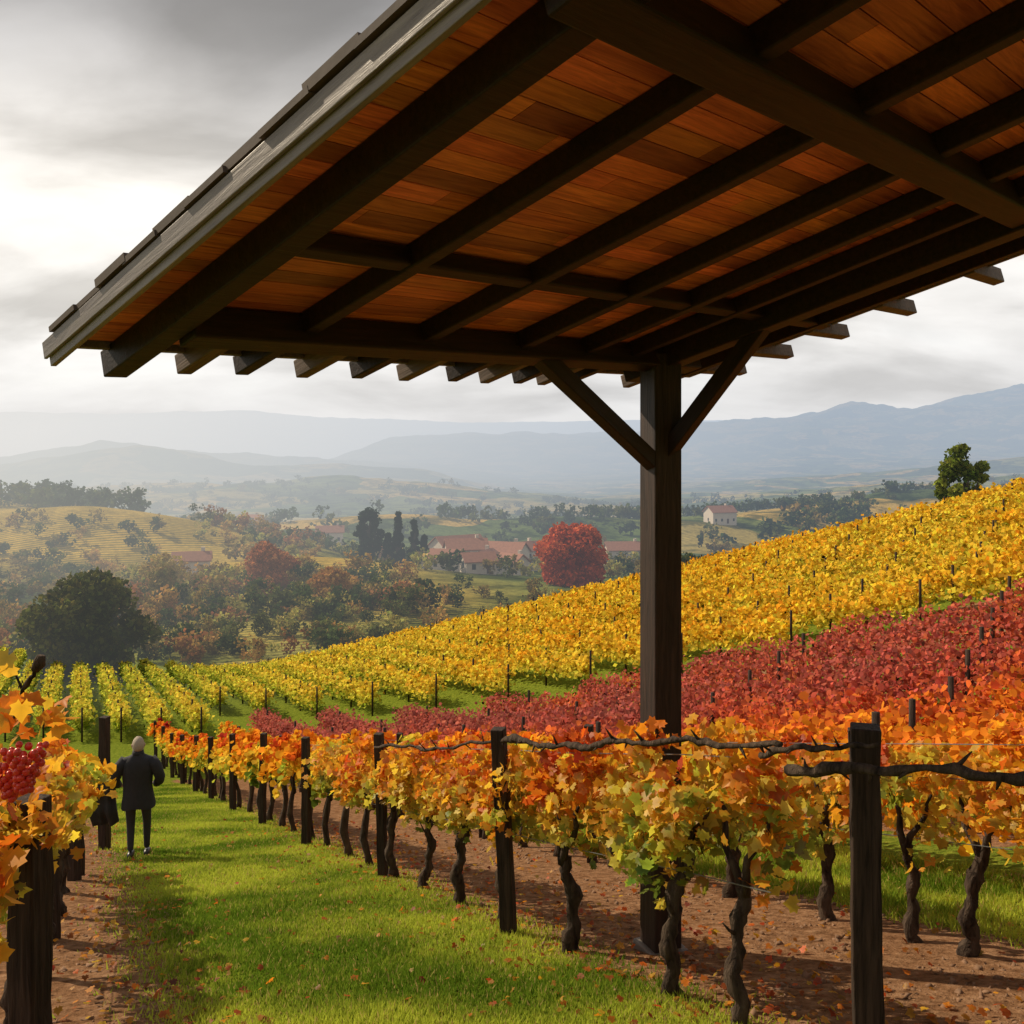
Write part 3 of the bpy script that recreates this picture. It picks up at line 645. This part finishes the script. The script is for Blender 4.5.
# ------------------------------------------------------------------ walking man
M_coat=plain('dark_coat_cloth',(.018,.018,.022),.85,.4,20); M_trs=plain('trouser_cloth',(.03,.03,.036),.9,.3,20); M_skin=plain('skin',(.45,.26,.18),.6,.1,8)
M_hair=plain('grey_hair',(.34,.28,.21),.8,.3,60); M_shoe=plain('shoe_leather',(.015,.012,.01),.4); M_bag=plain('folded_cloth',(.022,.020,.020),.8,.4,15)
def skin_obj(name,verts,edges,radii,mat,parent,root=0,sub=2):
    me=bpy.data.meshes.new(name); me.from_pydata(verts,edges,[]); o=link(bpy.data.objects.new(name,me),parent); me.materials.append(mat)
    sk=o.modifiers.new('skin','SKIN'); sk.use_smooth_shade=True
    for i,r in enumerate(radii):
        rr_=(r,r) if not isinstance(r,tuple) else r; me.skin_vertices[0].data[i].radius=rr_
    me.skin_vertices[0].data[root].use_root=True
    sb=o.modifiers.new('sub','SUBSURF'); sb.levels=sub; sb.render_levels=sub; return o
mx,my=-5.62,14.2; man=empty('walking_man',(mx,my,h1(mx,my))); man.rotation_euler=(0,0,R(12)); man.scale=(1.03,1.03,1.03)
V_=[(0,0,.93),(0,0,1.08),(0,.01,1.27),(0,.0,1.41),(0,.01,1.49),(0,.02,1.56),
    (-.10,0,.88),(-.11,.06,.50),(-.10,-.02,.10-.0),
    (.10,0,.88),(.10,.16,.50),(.09,.20,.05),
    (-.19,0,1.42),(-.30,-.02,1.17),(-.30,.17,1.03),
    (.19,0,1.42),(.30,-.05,1.17),(.22,.15,1.02)]
E_=[(0,1),(1,2),(2,3),(3,4),(4,5),(0,6),(6,7),(7,8),(0,9),(9,10),(10,11),(3,12),(12,13),(13,14),(3,15),(15,16),(16,17)]
Rr=[(.15,.11),(.14,.10),(.17,.115),(.13,.09),.06,.055,.095,.065,.045,.095,.065,.045,.075,.055,.042,.075,.055,.042]
skin_obj('body',V_,E_,Rr,M_trs,man)
mb=MB(); seg=24; prof=[(.74,.235,.165),(.80,.235,.165),(.92,.215,.155),(1.05,.20,.14),(1.18,.21,.145),(1.30,.225,.15),(1.40,.225,.135),(1.46,.17,.11),(1.505,.09,.08),(1.545,.075,.072)]
V=[];F=[]
for z,a,b_ in prof:
    for j in range(seg):
        t=2*math.pi*j/seg; f=1+.035*math.sin(t*5+z*9)+.02*math.sin(t*9-z*14)
        V.append((a*math.cos(t)*f,b_*math.sin(t)*f+.005,z+(.015*math.sin(t*3) if z<.76 else 0)))
for i in range(len(prof)-1):
    for j in range(seg): a=i*seg+j;b_=i*seg+(j+1)%seg; F.append((a,b_,b_+seg,a+seg))
mb.add(V,F)
mb.tube([(-.17,0,1.43),(-.25,-.01,1.34),(-.31,-.02,1.17),(-.315,.06,1.10),(-.30,.15,1.035)],[.085,.085,.07,.066,.058],12,jit=.03)
mb.tube([(.17,0,1.43),(.25,-.02,1.34),(.315,-.05,1.17),(.29,.05,1.09),(.235,.13,1.03)],[.085,.085,.07,.066,.058],12,jit=.03)
mb.tube([(0,.01,1.50),(0,.012,1.53),(0,.012,1.56)],[.088,.083,.078],14)
mb.obj('coat',M_coat,man,True)
mb=MB()
for (x,y,z) in ((-.10,-.02,.006),(.09,.20,-.06)):
    mb.tube([(x,y-.10,z+.045),(x,y-.05,z+.06),(x,y+.05,z+.055),(x,y+.12,z+.04),(x,y+.17,z+.032)],[.03,.045,.048,.042,.02],10)
mb.obj('shoes',M_shoe,man,True)
def head(parent,c):
    seg,rg=24,16; V=[];F=[]
    for i in range(rg+1):
        ph=math.pi*i/rg
        for j in range(seg):
            th_=2*math.pi*j/seg; x=math.sin(ph)*math.cos(th_);y=math.sin(ph)*math.sin(th_);z=math.cos(ph)
            sx_=.076*(1-.22*max(0,-z)**1.5); sy=.096; X_=x*sx_;Y_=y*sy;Z_=z*.118
            if y>.6:
                if abs(x)<.22: Y_+= .022*math.exp(-((z+.12)/.16)**2)
                Y_-= .008*math.exp(-((abs(x)-.4)/.15)**2-((z-.05)/.12)**2)
                Y_+= .005*math.exp(-(x/.3)**2-((z+.45)/.08)**2)
                if z<-.6: Y_+=.008
            V.append((X_,Y_,Z_))
    for i in range(rg):
        for j in range(seg): a=i*seg+j;b=i*seg+(j+1)%seg; F.append((a,a+seg,b+seg,b))
    mb=MB(); mb.add(V,F,0)
    for s in (-1,1):
        mb.tube([(s*.074,.0,-.03),(s*.084,-.008,.0),(s*.086,-.012,.022),(s*.078,-.004,.03)],[.008,.013,.013,.006],8)
        mb.tube([(s*.03,.088,.006),(s*.03,.094,.006)],[.011,.006],8,m=1)
    V2=[];F2=[]
    for i in range(rg+1):
        ph=math.pi*i/rg
        for j in range(seg):
            th_=2*math.pi*j/seg; x=math.sin(ph)*math.cos(th_);y=math.sin(ph)*math.sin(th_);z=math.cos(ph)
            k=1.08+.05*math.sin(j*2.3+i*1.7); V2.append((x*.079*k,y*.098*k-.004,z*.118*k+.004))
    for i in range(rg):
        for j in range(seg):
            ph=math.pi*(i+.5)/rg; th_=2*math.pi*(j+.5)/seg; y=math.sin(ph)*math.sin(th_); z=math.cos(ph)
            if z>.55 or (y<.15 and z>-.45) : a=i*seg+j;b=i*seg+(j+1)%seg; F2.append((a,a+seg,b+seg,b))
    mb.add(V2,F2,2)
    o=mb.obj('head',[M_skin,M_shoe,M_hair],parent,True); o.location=c; o.rotation_euler=(R(-4),0,R(10)); return o
head(man,(0,.03,1.625))
def hand(name,wrist,d,side):
    d=Vector(d).normalized(); w_=Vector(wrist); sdv=d.cross(Vector((0,0,1))).normalized()*side; dn=Vector((0,0,-1))
    vs=[w_,w_+d*.04,w_+d*.085]; ed=[(0,1),(1,2)]; rd=[.024,(.034,.016),(.036,.015)]
    for k,(o_,L) in enumerate(((-.03,.068),(-.01,.078),(.01,.073),(.03,.056))):
        b_=w_+d*.085+sdv*o_; i0=len(vs); vs+= [b_+d*.012,b_+d*L*.5+dn*.006,b_+d*L*.75+dn*.03,b_+d*L*.7+dn*.05]; ed+=[(2,i0),(i0,i0+1),(i0+1,i0+2),(i0+2,i0+3)]; rd+=[.0095,.009,.0085,.007]
    i0=len(vs); b_=w_+d*.03-sdv*.03; vs+=[b_,b_-sdv*.02+d*.03+dn*.01,b_-sdv*.02+d*.055+dn*.025]; ed+=[(1,i0),(i0,i0+1),(i0+1,i0+2)]; rd+=[.012,.0105,.009]
    skin_obj(name,[tuple(v) for v in vs],ed,rd,M_skin,man,sub=1)
hand('left_hand',(-.30,.17,1.03),(0.05,1,-.3),1); hand('right_hand',(.225,.155,1.02),(-.6,.8,-.1),-1)
V=[];F=[];nx,nz=14,16
for i in range(nz):
    t=i/(nz-1)
    for j in range(nx):
        u=j/(nx-1)
        x=-.26-.34*u-.06*math.sin(t*3)
        yv=.06+.05*math.sin(u*9+t*3)*t+.03*math.sin(u*17)
        z=1.36-.78*t-.05*math.sin(u*3.1+1)*t+ (.06*math.sin(u*math.pi)-.10*u if t<.3 else -.10*u)
        V.append((x,yv,z))
nn=len(V); V+= [(v[0]-.0,v[1]-.07-.02*math.sin(v[2]*20),v[2]) for v in V]
for i in range(nz-1):
    for j in range(nx-1):
        a=i*nx+j; F.append((a,a+1,a+nx+1,a+nx)); F.append((nn+a,nn+a+nx,nn+a+nx+1,nn+a+1))
for j in range(nx-1): F.append((j,nn+j,nn+j+1,j+1)); a=(nz-1)*nx+j; F.append((a,a+1,nn+a+1,nn+a))
for i in range(nz-1): a=i*nx; F.append((a,a+nx,nn+a+nx,nn+a)); a=i*nx+nx-1; F.append((a,nn+a,nn+a+nx,a+nx))
mb=MB(); mb.add(V,F); mb.obj('draped_coat',M_bag,man,True)
